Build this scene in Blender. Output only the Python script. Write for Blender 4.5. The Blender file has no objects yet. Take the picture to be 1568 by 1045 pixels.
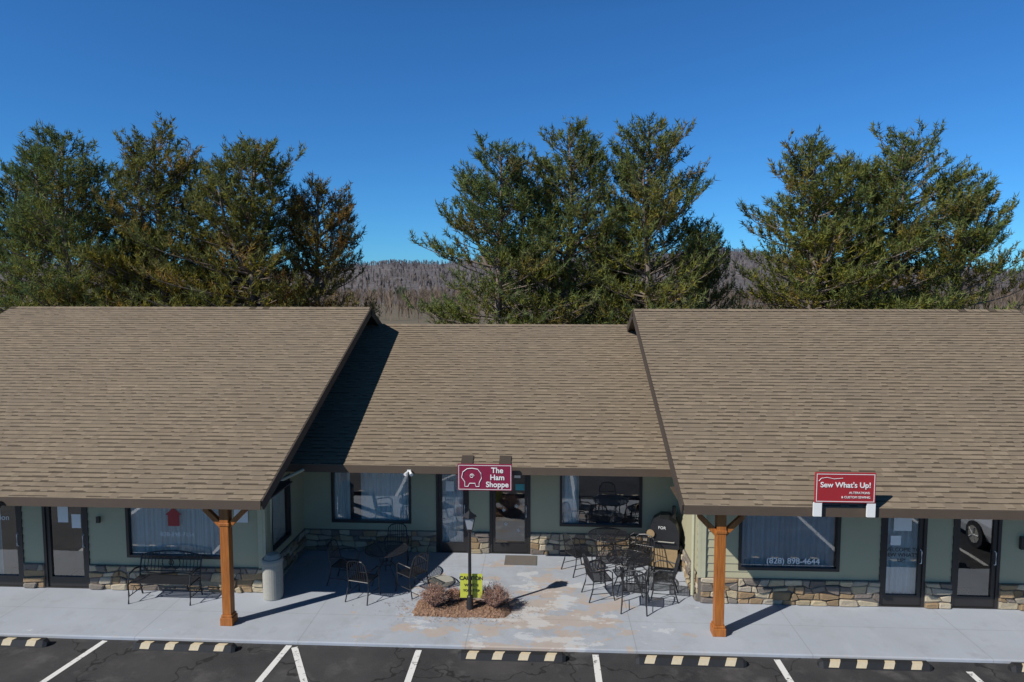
import bpy, math, random
import numpy as np
from mathutils import Vector, Matrix
random.seed(7)
scene=bpy.context.scene
COL=scene.collection
# ------------------------------------------------------------------ helpers
def new_mat(name):
    m=bpy.data.materials.new(name); m.use_nodes=True
    nt=m.node_tree
    for n in list(nt.nodes): nt.nodes.remove(n)
    out=nt.nodes.new('ShaderNodeOutputMaterial')
    b=nt.nodes.new('ShaderNodeBsdfPrincipled')
    nt.links.new(b.outputs[0],out.inputs[0])
    return m,nt,b,out
def N(nt,t,**kw):
    n=nt.nodes.new(t)
    for k,v in kw.items():
        if k.startswith('i_'):
            n.inputs[k[2:].replace('_',' ')].default_value=v
        else: setattr(n,k,v)
    return n
def L(nt,a,b): nt.links.new(a,b)
def math_(nt,op,a,b=None,c=None):
    n=nt.nodes.new('ShaderNodeMath'); n.operation=op
    for i,x in enumerate((a,b,c)):
        if x is None: continue
        if isinstance(x,(int,float)): n.inputs[i].default_value=x
        else: nt.links.new(x,n.inputs[i])
    return n.outputs[0]
def mix(nt,f,a,b,mode='MIX'):
    n=nt.nodes.new('ShaderNodeMix'); n.data_type='RGBA'; n.blend_type=mode
    for sock,x in ((n.inputs[0],f),(n.inputs[6],a),(n.inputs[7],b)):
        if isinstance(x,(int,float)): sock.default_value=x
        elif isinstance(x,tuple): sock.default_value=(x[0],x[1],x[2],1)
        else: nt.links.new(x,sock)
    return n.outputs[2]
def ramp(nt,val,p0,p1,c0=(0,0,0),c1=(1,1,1)):
    r=nt.nodes.new('ShaderNodeValToRGB')
    r.color_ramp.elements[0].position=p0; r.color_ramp.elements[1].position=p1
    r.color_ramp.elements[0].color=(*c0,1); r.color_ramp.elements[1].color=(*c1,1)
    nt.links.new(val,r.inputs[0]); return r.outputs[0]
def noise(nt,vec,scale,detail=4,rough=.6):
    n=nt.nodes.new('ShaderNodeTexNoise'); n.inputs['Scale'].default_value=scale
    n.inputs['Detail'].default_value=detail; n.inputs['Roughness'].default_value=rough
    if vec is not None: nt.links.new(vec,n.inputs['Vector'])
    return n.outputs[0]
def objco(nt):
    return nt.nodes.new('ShaderNodeTexCoord').outputs['Object']
def mapping(nt,vec,scale=(1,1,1),loc=(0,0,0)):
    n=nt.nodes.new('ShaderNodeMapping'); n.inputs['Scale'].default_value=scale; n.inputs['Location'].default_value=loc
    nt.links.new(vec,n.inputs['Vector']); return n.outputs[0]
def bump(nt,b,h,strength=.3,dist=.02):
    n=nt.nodes.new('ShaderNodeBump'); n.inputs['Strength'].default_value=strength; n.inputs['Distance'].default_value=dist
    nt.links.new(h,n.inputs['Height']); nt.links.new(n.outputs[0],b.inputs['Normal'])
def simple(name,col,rough=.6,var=.15,scale=6,metal=0,bmp=0):
    m,nt,b,o=new_mat(name)
    co=objco(nt); n=noise(nt,co,scale)
    c=mix(nt,n,tuple(x*(1-var) for x in col),tuple(min(1,x*(1+var)) for x in col))
    L(nt,c,b.inputs['Base Color']); b.inputs['Roughness'].default_value=rough; b.inputs['Metallic'].default_value=metal
    if bmp: bump(nt,b,noise(nt,co,scale*8),bmp,.01)
    return m

class MB:
    def __init__(s): s.v=[];s.f=[];s.m=[];s.uv=[];s.c=[];s.mats=[]
    def mi(s,mat):
        if mat not in s.mats: s.mats.append(mat)
        return s.mats.index(mat)
    def face(s,pts,mat,uv=None,col=(1,1,1)):
        i=len(s.v); s.v+= [tuple(p) for p in pts]; s.c+=[col]*len(pts)
        s.f.append(tuple(range(i,i+len(pts)))); s.m.append(s.mi(mat)); s.uv.append(uv or [(p[0],p[1]) for p in pts])
    def hexa(s,p,mat,col=(1,1,1)):
        i=len(s.v); s.v+=[tuple(q) for q in p]; s.c+=[col]*8; k=s.mi(mat)
        for f in ((0,3,2,1),(4,5,6,7),(0,1,5,4),(1,2,6,5),(2,3,7,6),(3,0,4,7)):
            s.f.append(tuple(i+a for a in f)); s.m.append(k); s.uv.append([(p[a][0],p[a][1]) for a in f])
    def box(s,x0,x1,y0,y1,z0,z1,mat,col=(1,1,1)):
        s.hexa([(x0,y0,z0),(x1,y0,z0),(x1,y1,z0),(x0,y1,z0),(x0,y0,z1),(x1,y0,z1),(x1,y1,z1),(x0,y1,z1)],mat,col)
    def pbox(s,P,x0,x1,o0,o1,z0,z1,mat,col=(1,1,1)):
        s.hexa([P(x0,o1,z0),P(x1,o1,z0),P(x1,o0,z0),P(x0,o0,z0),P(x0,o1,z1),P(x1,o1,z1),P(x1,o0,z1),P(x0,o0,z1)],mat,col)
    def tube(s,pts,r,mat,n=6,col=(1,1,1),cap=True):
        pts=[Vector(p) for p in pts]
        rs=r if isinstance(r,(list,tuple)) else [r]*len(pts)
        base=len(s.v); k=s.mi(mat)
        for i,p in enumerate(pts):
            d=(pts[min(i+1,len(pts)-1)]-pts[max(i-1,0)])
            d=d.normalized() if d.length>1e-9 else Vector((0,0,1))
            a=d.cross(Vector((0,0,1)))
            if a.length<.05: a=d.cross(Vector((0,1,0)))
            a.normalize(); b=d.cross(a)
            for j in range(n):
                t=2*math.pi*j/n
                s.v.append(tuple(p+(a*math.cos(t)+b*math.sin(t))*rs[i])); s.c.append(col)
        for i in range(len(pts)-1):
            for j in range(n):
                q=(base+i*n+j,base+i*n+(j+1)%n,base+(i+1)*n+(j+1)%n,base+(i+1)*n+j)
                s.f.append(q); s.m.append(k); s.uv.append([(0,0)]*4)
        if cap:
            s.f.append(tuple(base+j for j in range(n))[::-1]); s.m.append(k); s.uv.append([(0,0)]*n)
            e=base+(len(pts)-1)*n
            s.f.append(tuple(e+j for j in range(n))); s.m.append(k); s.uv.append([(0,0)]*n)
    def mesh(s,name):
        me=bpy.data.meshes.new(name); me.from_pydata(s.v,[],s.f)
        for m in s.mats: me.materials.append(m)
        me.polygons.foreach_set('material_index',s.m)
        uvl=me.uv_layers.new(name='UVMap'); flat=[c for u in s.uv for p in u for c in p]
        uvl.data.foreach_set('uv',flat)
        ca=me.color_attributes.new('Col','FLOAT_COLOR','POINT')
        ca.data.foreach_set('color',[x for c in s.c for x in (*c,1)])
        me.update(); return me
    def obj(s,name,parent=None,smooth=False,bevel=0):
        me=s.mesh(name); o=bpy.data.objects.new(name,me); COL.objects.link(o)
        if smooth: me.polygons.foreach_set('use_smooth',[True]*len(me.polygons))
        if bevel:
            b=o.modifiers.new('b','BEVEL'); b.width=bevel; b.segments=2; b.limit_method='ANGLE'
        if parent: o.parent=parent
        return o
def empty(name,loc=(0,0,0),rz=0):
    e=bpy.data.objects.new(name,None); e.location=loc; e.rotation_euler=(0,0,rz); COL.objects.link(e); return e
def text(name,body,loc,size,mat,parent=None,rot=(math.pi/2,0,0),sx=1.0,align='CENTER',off=0.0):
    c=bpy.data.curves.new(name,'FONT'); c.body=body; c.size=size; c.align_x=align; c.align_y='CENTER'; c.extrude=.003; c.offset=off
    o=bpy.data.objects.new(name,c); o.location=loc; o.rotation_euler=rot; o.scale=(sx,1,1); COL.objects.link(o)
    c.materials.append(mat)
    if parent: o.parent=parent
    return o

# ------------------------------------------------------------------ materials
def mat_shingle():
    m,nt,b,o=new_mat('roof_shingles')
    uv=nt.nodes.new('ShaderNodeUVMap').outputs[0]
    sp=nt.nodes.new('ShaderNodeSeparateXYZ'); L(nt,uv,sp.inputs[0])
    ch=.14
    vr=math_(nt,'DIVIDE',sp.outputs[1],ch); row=math_(nt,'FLOOR',vr); fr=math_(nt,'FRACT',vr)
    wob=math_(nt,'MULTIPLY',noise(nt,uv,3.0,2),.25)
    uu=math_(nt,'ADD',math_(nt,'DIVIDE',sp.outputs[0],.15),math_(nt,'MULTIPLY',row,.618))
    cell=math_(nt,'FLOOR',math_(nt,'ADD',uu,wob))
    cmb=nt.nodes.new('ShaderNodeCombineXYZ'); L(nt,cell,cmb.inputs[0]); L(nt,row,cmb.inputs[1])
    wn=nt.nodes.new('ShaderNodeTexWhiteNoise'); wn.noise_dimensions='2D'; L(nt,cmb.outputs[0],wn.inputs[0])
    r=wn.outputs[0]
    cmb2=nt.nodes.new('ShaderNodeCombineXYZ'); L(nt,math_(nt,'FLOOR',math_(nt,'DIVIDE',uu,2.3)),cmb2.inputs[0]); L(nt,row,cmb2.inputs[1])
    wn2=nt.nodes.new('ShaderNodeTexWhiteNoise'); wn2.noise_dimensions='2D'; L(nt,cmb2.outputs[0],wn2.inputs[0])
    # strip-to-strip tone change (each shingle sheet is a metre wide)
    cmb3=nt.nodes.new('ShaderNodeCombineXYZ'); L(nt,math_(nt,'FLOOR',math_(nt,'DIVIDE',uu,6.6)),cmb3.inputs[0]); L(nt,math_(nt,'ADD',row,77.0),cmb3.inputs[1])
    wn3=nt.nodes.new('ShaderNodeTexWhiteNoise'); wn3.noise_dimensions='2D'; L(nt,cmb3.outputs[0],wn3.inputs[0])
    base=mix(nt,r,(.168,.130,.090),(.275,.215,.150))
    base=mix(nt,math_(nt,'MULTIPLY',wn3.outputs[0],.35),base,(.15,.12,.09))
    big=ramp(nt,noise(nt,uv,.35,5),.3,.7)
    base=mix(nt,math_(nt,'MULTIPLY',big,.35),base,(.19,.158,.118))
    st=ramp(nt,noise(nt,mapping(nt,uv,(1.2,.12,1)),1.0,5,.7),.45,.8)
    base=mix(nt,math_(nt,'MULTIPLY',st,.4),base,(.12,.10,.078))
    gr=noise(nt,uv,90,2)
    base=mix(nt,math_(nt,'MULTIPLY',gr,.3),base,(.31,.25,.185))
    lo=math_(nt,'LESS_THAN',fr,math_(nt,'ADD',math_(nt,'MULTIPLY',wn2.outputs[0],.30),.08))
    on=math_(nt,'GREATER_THAN',r,.42)
    dash=math_(nt,'MULTIPLY',math_(nt,'MULTIPLY',lo,on),.8)
    col=mix(nt,dash,base,(.055,.042,.03))
    sp2=ramp(nt,noise(nt,uv,2.2,2),.73,.77)
    col=mix(nt,math_(nt,'MULTIPLY',sp2,.55),col,(.06,.05,.04))
    L(nt,col,b.inputs['Base Color']); b.inputs['Roughness'].default_value=.93; b.inputs['Specular IOR Level'].default_value=.2
    bump(nt,b,gr,.3,.005)
    return m
M_sh=mat_shingle()
M_fascia=simple('brown_fascia',(.085,.06,.042),.6)
M_brown=simple('brown_trim',(.06,.045,.035),.6)
def mat_siding():
    m,nt,b,o=new_mat('sage_siding')
    co=objco(nt)
    n1=noise(nt,co,1.3,5); n2=noise(nt,mapping(nt,co,(3,3,60)),4,3)
    c=mix(nt,n1,(.37,.345,.22),(.43,.40,.26)); c=mix(nt,math_(nt,'MULTIPLY',n2,.25),c,(.31,.29,.19))
    L(nt,c,b.inputs['Base Color']); b.inputs['Roughness'].default_value=.65
    return m
M_sid=mat_siding()
M_trim=simple('pale_green_trim',(.42,.41,.28),.6)
def mat_stone():
    m,nt,b,o=new_mat('field_stone')
    a=nt.nodes.new('ShaderNodeAttribute'); a.attribute_name='Col'
    co=objco(nt); n=noise(nt,co,14,6)
    c=mix(nt,n,a.outputs[0],(.12,.085,.05),'MIX')
    c2=mix(nt,.5,a.outputs[0],c); L(nt,c2,b.inputs['Base Color']); b.inputs['Roughness'].default_value=.85
    bump(nt,b,noise(nt,co,30,6),.6,.02); return m
M_stone=mat_stone()
M_mortar=simple('mortar',(.13,.115,.10),.9,bmp=.3)
M_frame=simple('dark_frame',(.022,.02,.02),.4)
M_white=simple('white_paint',(.75,.75,.73),.5,.05)
M_dark=simple('dark_interior',(.05,.05,.052),.8)
M_curt=simple('curtain_cloth',(.9,.89,.86),.9,.04)
M_curt2=simple('grey_curtain_cloth',(.72,.71,.72),.9,.08)
M_black=simple('black_metal',(.018,.018,.02),.42,.3)
def mat_glass():
    m,nt,b,o=new_mat('window_glass')
    nt.nodes.remove(b)
    tr=N(nt,'ShaderNodeBsdfTransparent'); tr.inputs[0].default_value=(.93,.95,.95,1)
    gl=N(nt,'ShaderNodeBsdfGlossy'); gl.inputs['Roughness'].default_value=.012; gl.inputs[0].default_value=(1,1,1,1)
    fr=N(nt,'ShaderNodeFresnel'); fr.inputs[0].default_value=1.9
    f=math_(nt,'ADD',fr.outputs[0],.10)
    co=objco(nt); bp=N(nt,'ShaderNodeBump'); bp.inputs['Strength'].default_value=.03; bp.inputs['Distance'].default_value=.05
    L(nt,noise(nt,co,1.1,2),bp.inputs['Height']); L(nt,bp.outputs[0],gl.inputs['Normal'])
    mx=N(nt,'ShaderNodeMixShader'); L(nt,f,mx.inputs[0]); L(nt,tr.outputs[0],mx.inputs[1]); L(nt,gl.outputs[0],mx.inputs[2])
    L(nt,mx.outputs[0],o.inputs[0]); return m
M_glass=mat_glass()
def mat_wood():
    m,nt,b,o=new_mat('stained_cedar')
    co=objco(nt); n=noise(nt,mapping(nt,co,(18,18,1.2)),2.2,6)
    c=mix(nt,ramp(nt,n,.35,.7),(.44,.15,.025),(.22,.07,.018)); L(nt,c,b.inputs['Base Color']); b.inputs['Roughness'].default_value=.5
    bump(nt,b,n,.2,.01); return m
M_wood=mat_wood()
M_red=simple('sign_red',(.33,.022,.028),.45,.06)
M_maroon=simple('sign_maroon',(.21,.012,.045),.45,.06)
M_yel=simple('caution_yellow',(.50,.52,.06),.5,.06)
M_paper=simple('paper',(.7,.7,.68),.7,.04)
M_teal=simple('teal_lettering',(.05,.3,.33),.5)
M_conc=simple('concrete_bin',(.33,.32,.28),.9,.15,20,bmp=.3)

# ------------------------------------------------------------------ ground
def mat_sidewalk():
    m,nt,b,o=new_mat('painted_concrete')
    co=objco(nt); sp=nt.nodes.new('ShaderNodeSeparateXYZ'); L(nt,co,sp.inputs[0])
    n=noise(nt,co,1.1,6,.65); fine=noise(nt,co,25,4)
    c=mix(nt,n,(.335,.37,.42),(.43,.46,.51))
    c=mix(nt,math_(nt,'MULTIPLY',fine,.2),c,(.30,.32,.35))
    c=mix(nt,math_(nt,'MULTIPLY',ramp(nt,noise(nt,co,.5,5),.42,.72),.4),c,(.27,.28,.29))
    c=mix(nt,math_(nt,'MULTIPLY',ramp(nt,noise(nt,mapping(nt,co,(2.5,.5,1)),1.3,6,.7),.55,.8),.25),c,(.52,.54,.57))
    dx=math_(nt,'DIVIDE',math_(nt,'SUBTRACT',sp.outputs[0],-.3),3.1); dy=math_(nt,'DIVIDE',math_(nt,'SUBTRACT',sp.outputs[1],12.9),2.9)
    d=math_(nt,'SQRT',math_(nt,'ADD',math_(nt,'MULTIPLY',dx,dx),math_(nt,'MULTIPLY',dy,dy)))
    reg=math_(nt,'MAXIMUM',math_(nt,'SUBTRACT',1.0,d),-.5)
    # dark grime where people walk and sit
    gm=ramp(nt,math_(nt,'ADD',noise(nt,mapping(nt,co,(1,1,1),(7.7,1.3,0)),2.0,7,.7),math_(nt,'MULTIPLY',reg,.08)),.50,.68)
    c=mix(nt,math_(nt,'MULTIPLY',gm,.28),c,(.20,.19,.18))
    wn=noise(nt,mapping(nt,co,(1,1.5,1),(3.1,2.2,0)),1.05,7,.67)
    msk=ramp(nt,math_(nt,'ADD',wn,math_(nt,'MULTIPLY',reg,.18)),.60,.628)
    tan=mix(nt,noise(nt,co,2.2,5),(.41,.285,.205),(.44,.42,.39))
    c=mix(nt,math_(nt,'MULTIPLY',msk,.8),c,tan)
    wn2=noise(nt,mapping(nt,co,(1,1.6,1),(9.1,5.2,0)),1.3,7,.68)
    msk2=ramp(nt,math_(nt,'ADD',wn2,math_(nt,'MULTIPLY',reg,.12)),.62,.645)
    c=mix(nt,math_(nt,'MULTIPLY',msk2,.55),c,(.57,.58,.58))
    # paint chips, more frequent close to the kerb
    kb=math_(nt,'MULTIPLY',math_(nt,'MAXIMUM',math_(nt,'SUBTRACT',12.5,sp.outputs[1]),0.0),.07)
    ch=ramp(nt,math_(nt,'ADD',noise(nt,co,4.5,7,.72),kb),.68,.70)
    c=mix(nt,math_(nt,'MULTIPLY',ch,.55),c,(.42,.37,.32))
    for ax,per,offs in ((0,3.05,.4),(1,2.4,1.65)):
        f=math_(nt,'ABSOLUTE',math_(nt,'SUBTRACT',math_(nt,'FRACT',math_(nt,'DIVIDE',math_(nt,'ADD',sp.outputs[ax],offs+30),per)),.5))
        j=math_(nt,'LESS_THAN',f,.0032)
        c=mix(nt,math_(nt,'MULTIPLY',j,.4),c,(.2,.2,.2))
    L(nt,c,b.inputs['Base Color']); b.inputs['Roughness'].default_value=.7; b.inputs['Specular IOR Level'].default_value=.3
    bump(nt,b,fine,.15,.01); return m
def mat_asphalt():
    m,nt,b,o=new_mat('asphalt')
    co=objco(nt); fine=noise(nt,co,120,3,.7); n=noise(nt,co,.6,6,.65)
    c=mix(nt,ramp(nt,n,.35,.7),(.028,.028,.030),(.065,.062,.062))
    c=mix(nt,ramp(nt,fine,.55,.75),c,(.12,.115,.11))
    st=ramp(nt,noise(nt,mapping(nt,co,(1,1,1),(4,7,0)),1.4,6,.7),.53,.68)
    c=mix(nt,math_(nt,'MULTIPLY',st,.5),c,(.13,.125,.12))
    v=N(nt,'ShaderNodeTexVoronoi',feature='DISTANCE_TO_EDGE'); v.inputs['Scale'].default_value=.42
    w=nt.nodes.new('ShaderNodeVectorMath'); w.operation='ADD'
    nn=nt.nodes.new('ShaderNodeTexNoise'); nn.inputs['Scale'].default_value=2.5; L(nt,co,nn.inputs['Vector'])
    L(nt,co,w.inputs[0]); L(nt,nn.outputs['Color'],w.inputs[1]); L(nt,w.outputs[0],v.inputs['Vector'])
    ck=ramp(nt,v.outputs['Distance'],.004,.012,(1,1,1),(0,0,0))
    c=mix(nt,math_(nt,'MULTIPLY',ck,.75),c,(.012,.012,.012))
    L(nt,c,b.inputs['Base Color']); b.inputs['Roughness'].default_value=.8; b.inputs['Specular IOR Level'].default_value=.3
    bump(nt,b,fine,.4,.01); return m
def mat_grass():
    m,nt,b,o=new_mat('dry_grass')
    co=objco(nt); n=noise(nt,co,.05,6); c=mix(nt,n,(.10,.085,.05),(.17,.135,.09))
    L(nt,c,b.inputs['Base Color']); b.inputs['Roughness'].default_value=.95; return m
mb=MB(); mb.box(-3000,3000,-3000,4000,-1.0,-.13,mat_grass()); mb.obj('ground')
mb=MB(); mb.box(-45,45,-30,11.72,-.125,-.06,mat_asphalt()); mb.obj('parking_lot')
mb=MB(); mb.box(-30,30,11.7,27.5,-.12,0,mat_sidewalk()); mb.obj('sidewalk',bevel=.02)
def mat_line():
    m,nt,b,o=new_mat('line_paint')
    co=objco(nt); n=noise(nt,co,9,7,.75)
    c=mix(nt,ramp(nt,n,.55,.63),(.72,.71,.68),(.12,.12,.12)); L(nt,c,b.inputs['Base Color']); b.inputs['Roughness'].default_value=.6
    return m
M_line=mat_line()
mb=MB()
def line(xa,ya,xb,yb,w=.11):
    d=Vector((xb-xa,yb-ya)).normalized(); n=Vector((-d.y,d.x))*w/2
    z=-.055
    mb.face([(xa-n.x,ya-n.y,z),(xb-n.x,yb-n.y,z),(xb+n.x,yb+n.y,z),(xa+n.x,ya+n.y,z)],M_line)
for x in (-2.25,.89,4.03,7.14,10.26,13.4): line(x,11.62 if x<7 else 11.4,x,6.2)
line(-8.05,11.65,-8.75,6.3); line(-4.62,11.66,-4.95,6.3)
line(-4.50,11.60,-2.55,7.9)
line(-11.4,11.6,-12.2,6.3)
mb.obj('parking_lines')
M_rub=simple('black_rubber',(.022,.022,.023),.6,.3,15)
M_strip=simple('cream_stripe',(.60,.50,.34),.6,.2,15)
def wheel_stop(x0,y,w=1.88,rz=0):
    mb=MB()
    h=w/2
    def ring(x,s): return [(x,-.085*s,0),(x,-.055*s,.115*s),(x,.055*s,.115*s),(x,.085*s,0)]
    R=[ring(-h,.65),ring(-h+.06,1),ring(h-.06,1),ring(h,.65)]
    for a,b_ in zip(R[:-1],R[1:]):
        for i in range(3): mb.face([a[i],b_[i],b_[i+1],a[i+1]],M_rub)
    mb.face(R[0],M_rub); mb.face(R[-1][::-1],M_rub)
    for k in range(4):
        cx=-h+.26+k*(w-.52)/3
        pr=[(-.080,.022),(-.0575,.1175),(.02,.1175)]
        sk=[-.03,.0,.03]
        for i in range(2):
            a,b_=pr[i],pr[i+1]
            mb.face([(cx-.085+sk[i],a[0]-.002,a[1]),(cx+.085+sk[i],a[0]-.002,a[1]),(cx+.085+sk[i+1],b_[0]-.002,b_[1]),(cx-.085+sk[i+1],b_[0]-.002,b_[1])],M_strip)
    o=mb.obj('wheel_stop'); o.location=(x0+h,y,-.058); o.rotation_euler=(0,0,rz)
for x,y in ((-10.85,11.45),(-7.38,11.45),(-1.52,11.42),(1.56,11.42),(4.67,11.46),(7.85,11.48)): wheel_stop(x,y,rz=random.uniform(-.01,.01))

# ------------------------------------------------------------------ building
B=empty('strip_mall_building')
def roof(name,x0,x1,yE,zE,yR,zR,rakes=(True,True)):
    mb=MB(); run=yR-yE; rise=zR-zE; sl=math.hypot(run,rise); ny,nz=-rise/sl,run/sl
    n=int(sl/.14); ch=sl/n
    for side in (0,1):
        def pt(x,s,off):
            y=yE+run*s/sl+ny*off; z=zE+rise*s/sl+nz*off
            if side: y=2*yR-y
            return (x,y,z)
        for i in range(n):
            s0=i*ch-(.0 if i else .03); s1=(i+1)*ch
            us=.14/ch
            mb.face([pt(x0,s0,.014),pt(x1,s0,.014),pt(x1,s1,.001),pt(x0,s1,.001)],M_sh,uv=[(x0,s0*us+.0001),(x1,s0*us+.0001),(x1,s1*us-.0001),(x0,s1*us-.0001)])
            mb.face([pt(x0,s0,0),pt(x1,s0,0),pt(x1,s0,.0135),pt(x0,s0,.0135)],M_sh,uv=[(x0,s0+.001)]*2+[(x1,s0+.001)]*2)
        T=-.15
        mb.hexa([pt(x0+.001,.02,T),pt(x1-.001,.02,T),pt(x1-.001,sl,T),pt(x0+.001,sl,T),pt(x0+.001,.02,-.004),pt(x1-.001,.02,-.004),pt(x1-.001,sl,-.004),pt(x0+.001,sl,-.004)],M_brown)
        for k,xx in enumerate((x0,x1)):
            if rakes[k]:
                a,b_=(xx-.035,xx-.002) if k==0 else (xx+.002,xx+.035)
                mb.hexa([pt(a,-.02,-.2),pt(b_,-.02,-.2),pt(b_,sl,-.2),pt(a,sl,-.2),pt(a,-.02,.004),pt(b_,-.02,.004),pt(b_,sl,.004),pt(a,sl,.004)],M_brown)
    nn=int((x1-x0)/.2)
    for i in range(nn):
        xa=x0+(x1-x0)*i/nn; xb=x0+(x1-x0)*(i+1)/nn
        for sgn in (-1,1):
            mb.face([(xa,yR,zR+.035),(xb,yR,zR+.025),(xb,yR+sgn*.14,zR+.025-.06),(xa,yR+sgn*.14,zR+.035-.06)],M_sh,uv=[(xa,i*.14+.05)]*4)
    mb.box(x0,x1,yE-.035,yE-.004,zE-.17,zE-.012,M_fascia)
    mb.obj(name,B)
roof('roof_left_wing',-16.3,-5.23,12.05,2.49,20.08,5.785)
roof('roof_right_wing',2.48,13.0,12.1,2.52,19.56,5.76)
roof('roof_center',-5.93,3.2,14.6,2.5,21.1,5.23,(False,False))
def siding(mb,P,x0,x1,z0,z1,h=.165):
    k=math.floor(z0/h)
    while k*h<z1-1e-6:
        a=max(k*h,z0); b_=min((k+1)*h,z1)
        oa=.02*(1-(a-k*h)/h); ob=.02*(1-(b_-k*h)/h)
        mb.face([P(x0,oa,a),P(x1,oa,a),P(x1,ob,b_),P(x0,ob,b_)],M_sid)
        if a==k*h: mb.face([P(x0,0,a),P(x1,0,a),P(x1,oa,a),P(x0,oa,a)],M_sid)
        k+=1
SC=[(.50,.41,.26),(.54,.46,.32),(.32,.22,.12),(.38,.34,.27),(.24,.21,.18),(.56,.48,.35),(.40,.27,.15),(.20,.17,.15)]
def stones(mb,P,x0,x1,z1=.53,rng=random.Random(5)):
    mb.pbox(P,x0,x1,0.0,.045,0,z1,M_mortar)
    rows=4; ncol=max(1,int(round((x1-x0)/.27)))
    zl=[[z1*k/rows+(rng.uniform(-.05,.05) if 0<k<rows else 0) for i in range(ncol*2+1)] for k in range(rows+1)]
    def zat(k,x):
        t=(x-x0)/(x1-x0)*ncol*2; i=min(ncol*2-1,max(0,int(t))); f=t-i
        return zl[k][i]*(1-f)+zl[k][i+1]*f
    for k in range(rows):
        x=x0; xt=x0
        while x<x1-.01:
            w=rng.uniform(.12,.40)
            nx=x+w; nxt=nx+rng.uniform(-.06,.06)
            if x1-nx<.13: nx=x1; nxt=x1
            g=.007
            q=[(x+g,zat(k,x)+g),(nx-g,zat(k,nx)+g),(nxt-g,zat(k+1,nxt)-g),(xt+g,zat(k+1,xt)-g)]
            P8=[]
            for a in range(4):
                p0=q[a]; p1=q[(a+1)%4]; c=rng.uniform(.06,.18)
                P8.append((p0[0]+(p1[0]-p0[0])*c,p0[1]+(p1[1]-p0[1])*c)); P8.append((p1[0]-(p1[0]-p0[0])*c,p1[1]-(p1[1]-p0[1])*c))
            d=rng.uniform(.055,.11); c=rng.choice(SC); f=rng.uniform(.7,1.1); c=tuple(t*f for t in c)
            cx=sum(t[0] for t in P8)/8; cz=sum(t[1] for t in P8)/8
            o=[P(t[0],.04,t[1]) for t in P8]; m_=[P(t[0],d-.015,t[1]) for t in P8]
            i_=[P(cx+(t[0]-cx)*.84,d+rng.uniform(-.006,.006),cz+(t[1]-cz)*.78) for t in P8]
            for a in range(8):
                b_=(a+1)%8
                mb.face([o[a],o[b_],m_[b_],m_[a]],M_stone,col=c); mb.face([m_[a],m_[b_],i_[b_],i_[a]],M_stone,col=c)
            mb.face(i_,M_stone,col=c)
            x=nx; xt=nxt
def curtain(mb,P,x0,x1,z0,z1,o,mat,amp=.03,per=.13,rng=random.Random(2)):
    n=int((x1-x0)/.018); prev=None
    ph=rng.uniform(0,6)
    for i in range(n+1):
        x=x0+(x1-x0)*i/n; t=x/per*2*math.pi
        off=o+amp*math.sin(t+ph+.8*math.sin(x*5))+amp*.4*math.sin(t*2.3+1)
        if prev: mb.face([P(prev[0],prev[1],z0),P(x,off,z0),P(x,off+.0,z1),P(prev[0],prev[1],z1)],mat)
        prev=(x,off)
def opening(name,P,x0,x1,z0,z1,door=False,curt=None,mull=(),depth=.9):
    mb=MB(); f=.06
    o0,o1=-.06,.035
    mb.pbox(P,x0,x0+f,o0,o1,z0,z1,M_frame); mb.pbox(P,x1-f,x1,o0,o1,z0,z1,M_frame)
    mb.pbox(P,x0+f,x1-f,o0,o1,z1-f,z1,M_frame); mb.pbox(P,x0+f,x1-f,o0,o1,z0,z0+f*(1 if not door else .4),M_frame)
    if door:
        a=x0+f+.004; b_=x1-f-.004; s=.075
        mb.pbox(P,a,a+s,-.045,.01,z0+.03,z1-f-.004,M_frame); mb.pbox(P,b_-s,b_,-.045,.01,z0+.03,z1-f-.004,M_frame)
        mb.pbox(P,a+s,b_-s,-.045,.01,z0+.03,z0+.24,M_frame); mb.pbox(P,a+s,b_-s,-.045,.01,z1-f-.12,z1-f-.004,M_frame)
        mb.tube([P(b_-s*.5,.012,.9),P(b_-s*.5,.06,.92),P(b_-s*.5,.06,1.16),P(b_-s*.5,.012,1.18)],.01,M_white)
    for m in mull: mb.pbox(P,m-.025,m+.025,-.04,.02,z0+f,z1-f,M_frame)
    mb.obj(name+'_frame',B)
    g=MB(); g.face([P(x0+f*.5,-.025,z0+.02),P(x1-f*.5,-.025,z0+.02),P(x1-f*.5,-.025,z1-.03),P(x0+f*.5,-.025,z1-.03)],M_glass); g.obj(name+'_glass',B)
    r=MB()
    d=-depth
    r.face([P(x0,d,z0),P(x1,d,z0),P(x1,d,z1),P(x0,d,z1)],M_dark)
    r.face([P(x0,d,z0),P(x0,-.06,z0),P(x0,-.06,z1),P(x0,d,z1)],M_dark); r.face([P(x1,d,z0),P(x1,-.06,z0),P(x1,-.06,z1),P(x1,d,z1)],M_dark)
    r.face([P(x0,d,z0),P(x1,d,z0),P(x1,-.06,z0),P(x0,-.06,z0)],M_dark); r.face([P(x0,d,z1),P(x1,d,z1),P(x1,-.06,z1),P(x0,-.06,z1)],M_dark)
    if curt:
        for (ca,cb,mt) in curt: curtain(r,P,ca,cb,z0+.03,z1-.03,-.1,mt)
    r.obj(name+'_interior',B)
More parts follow.
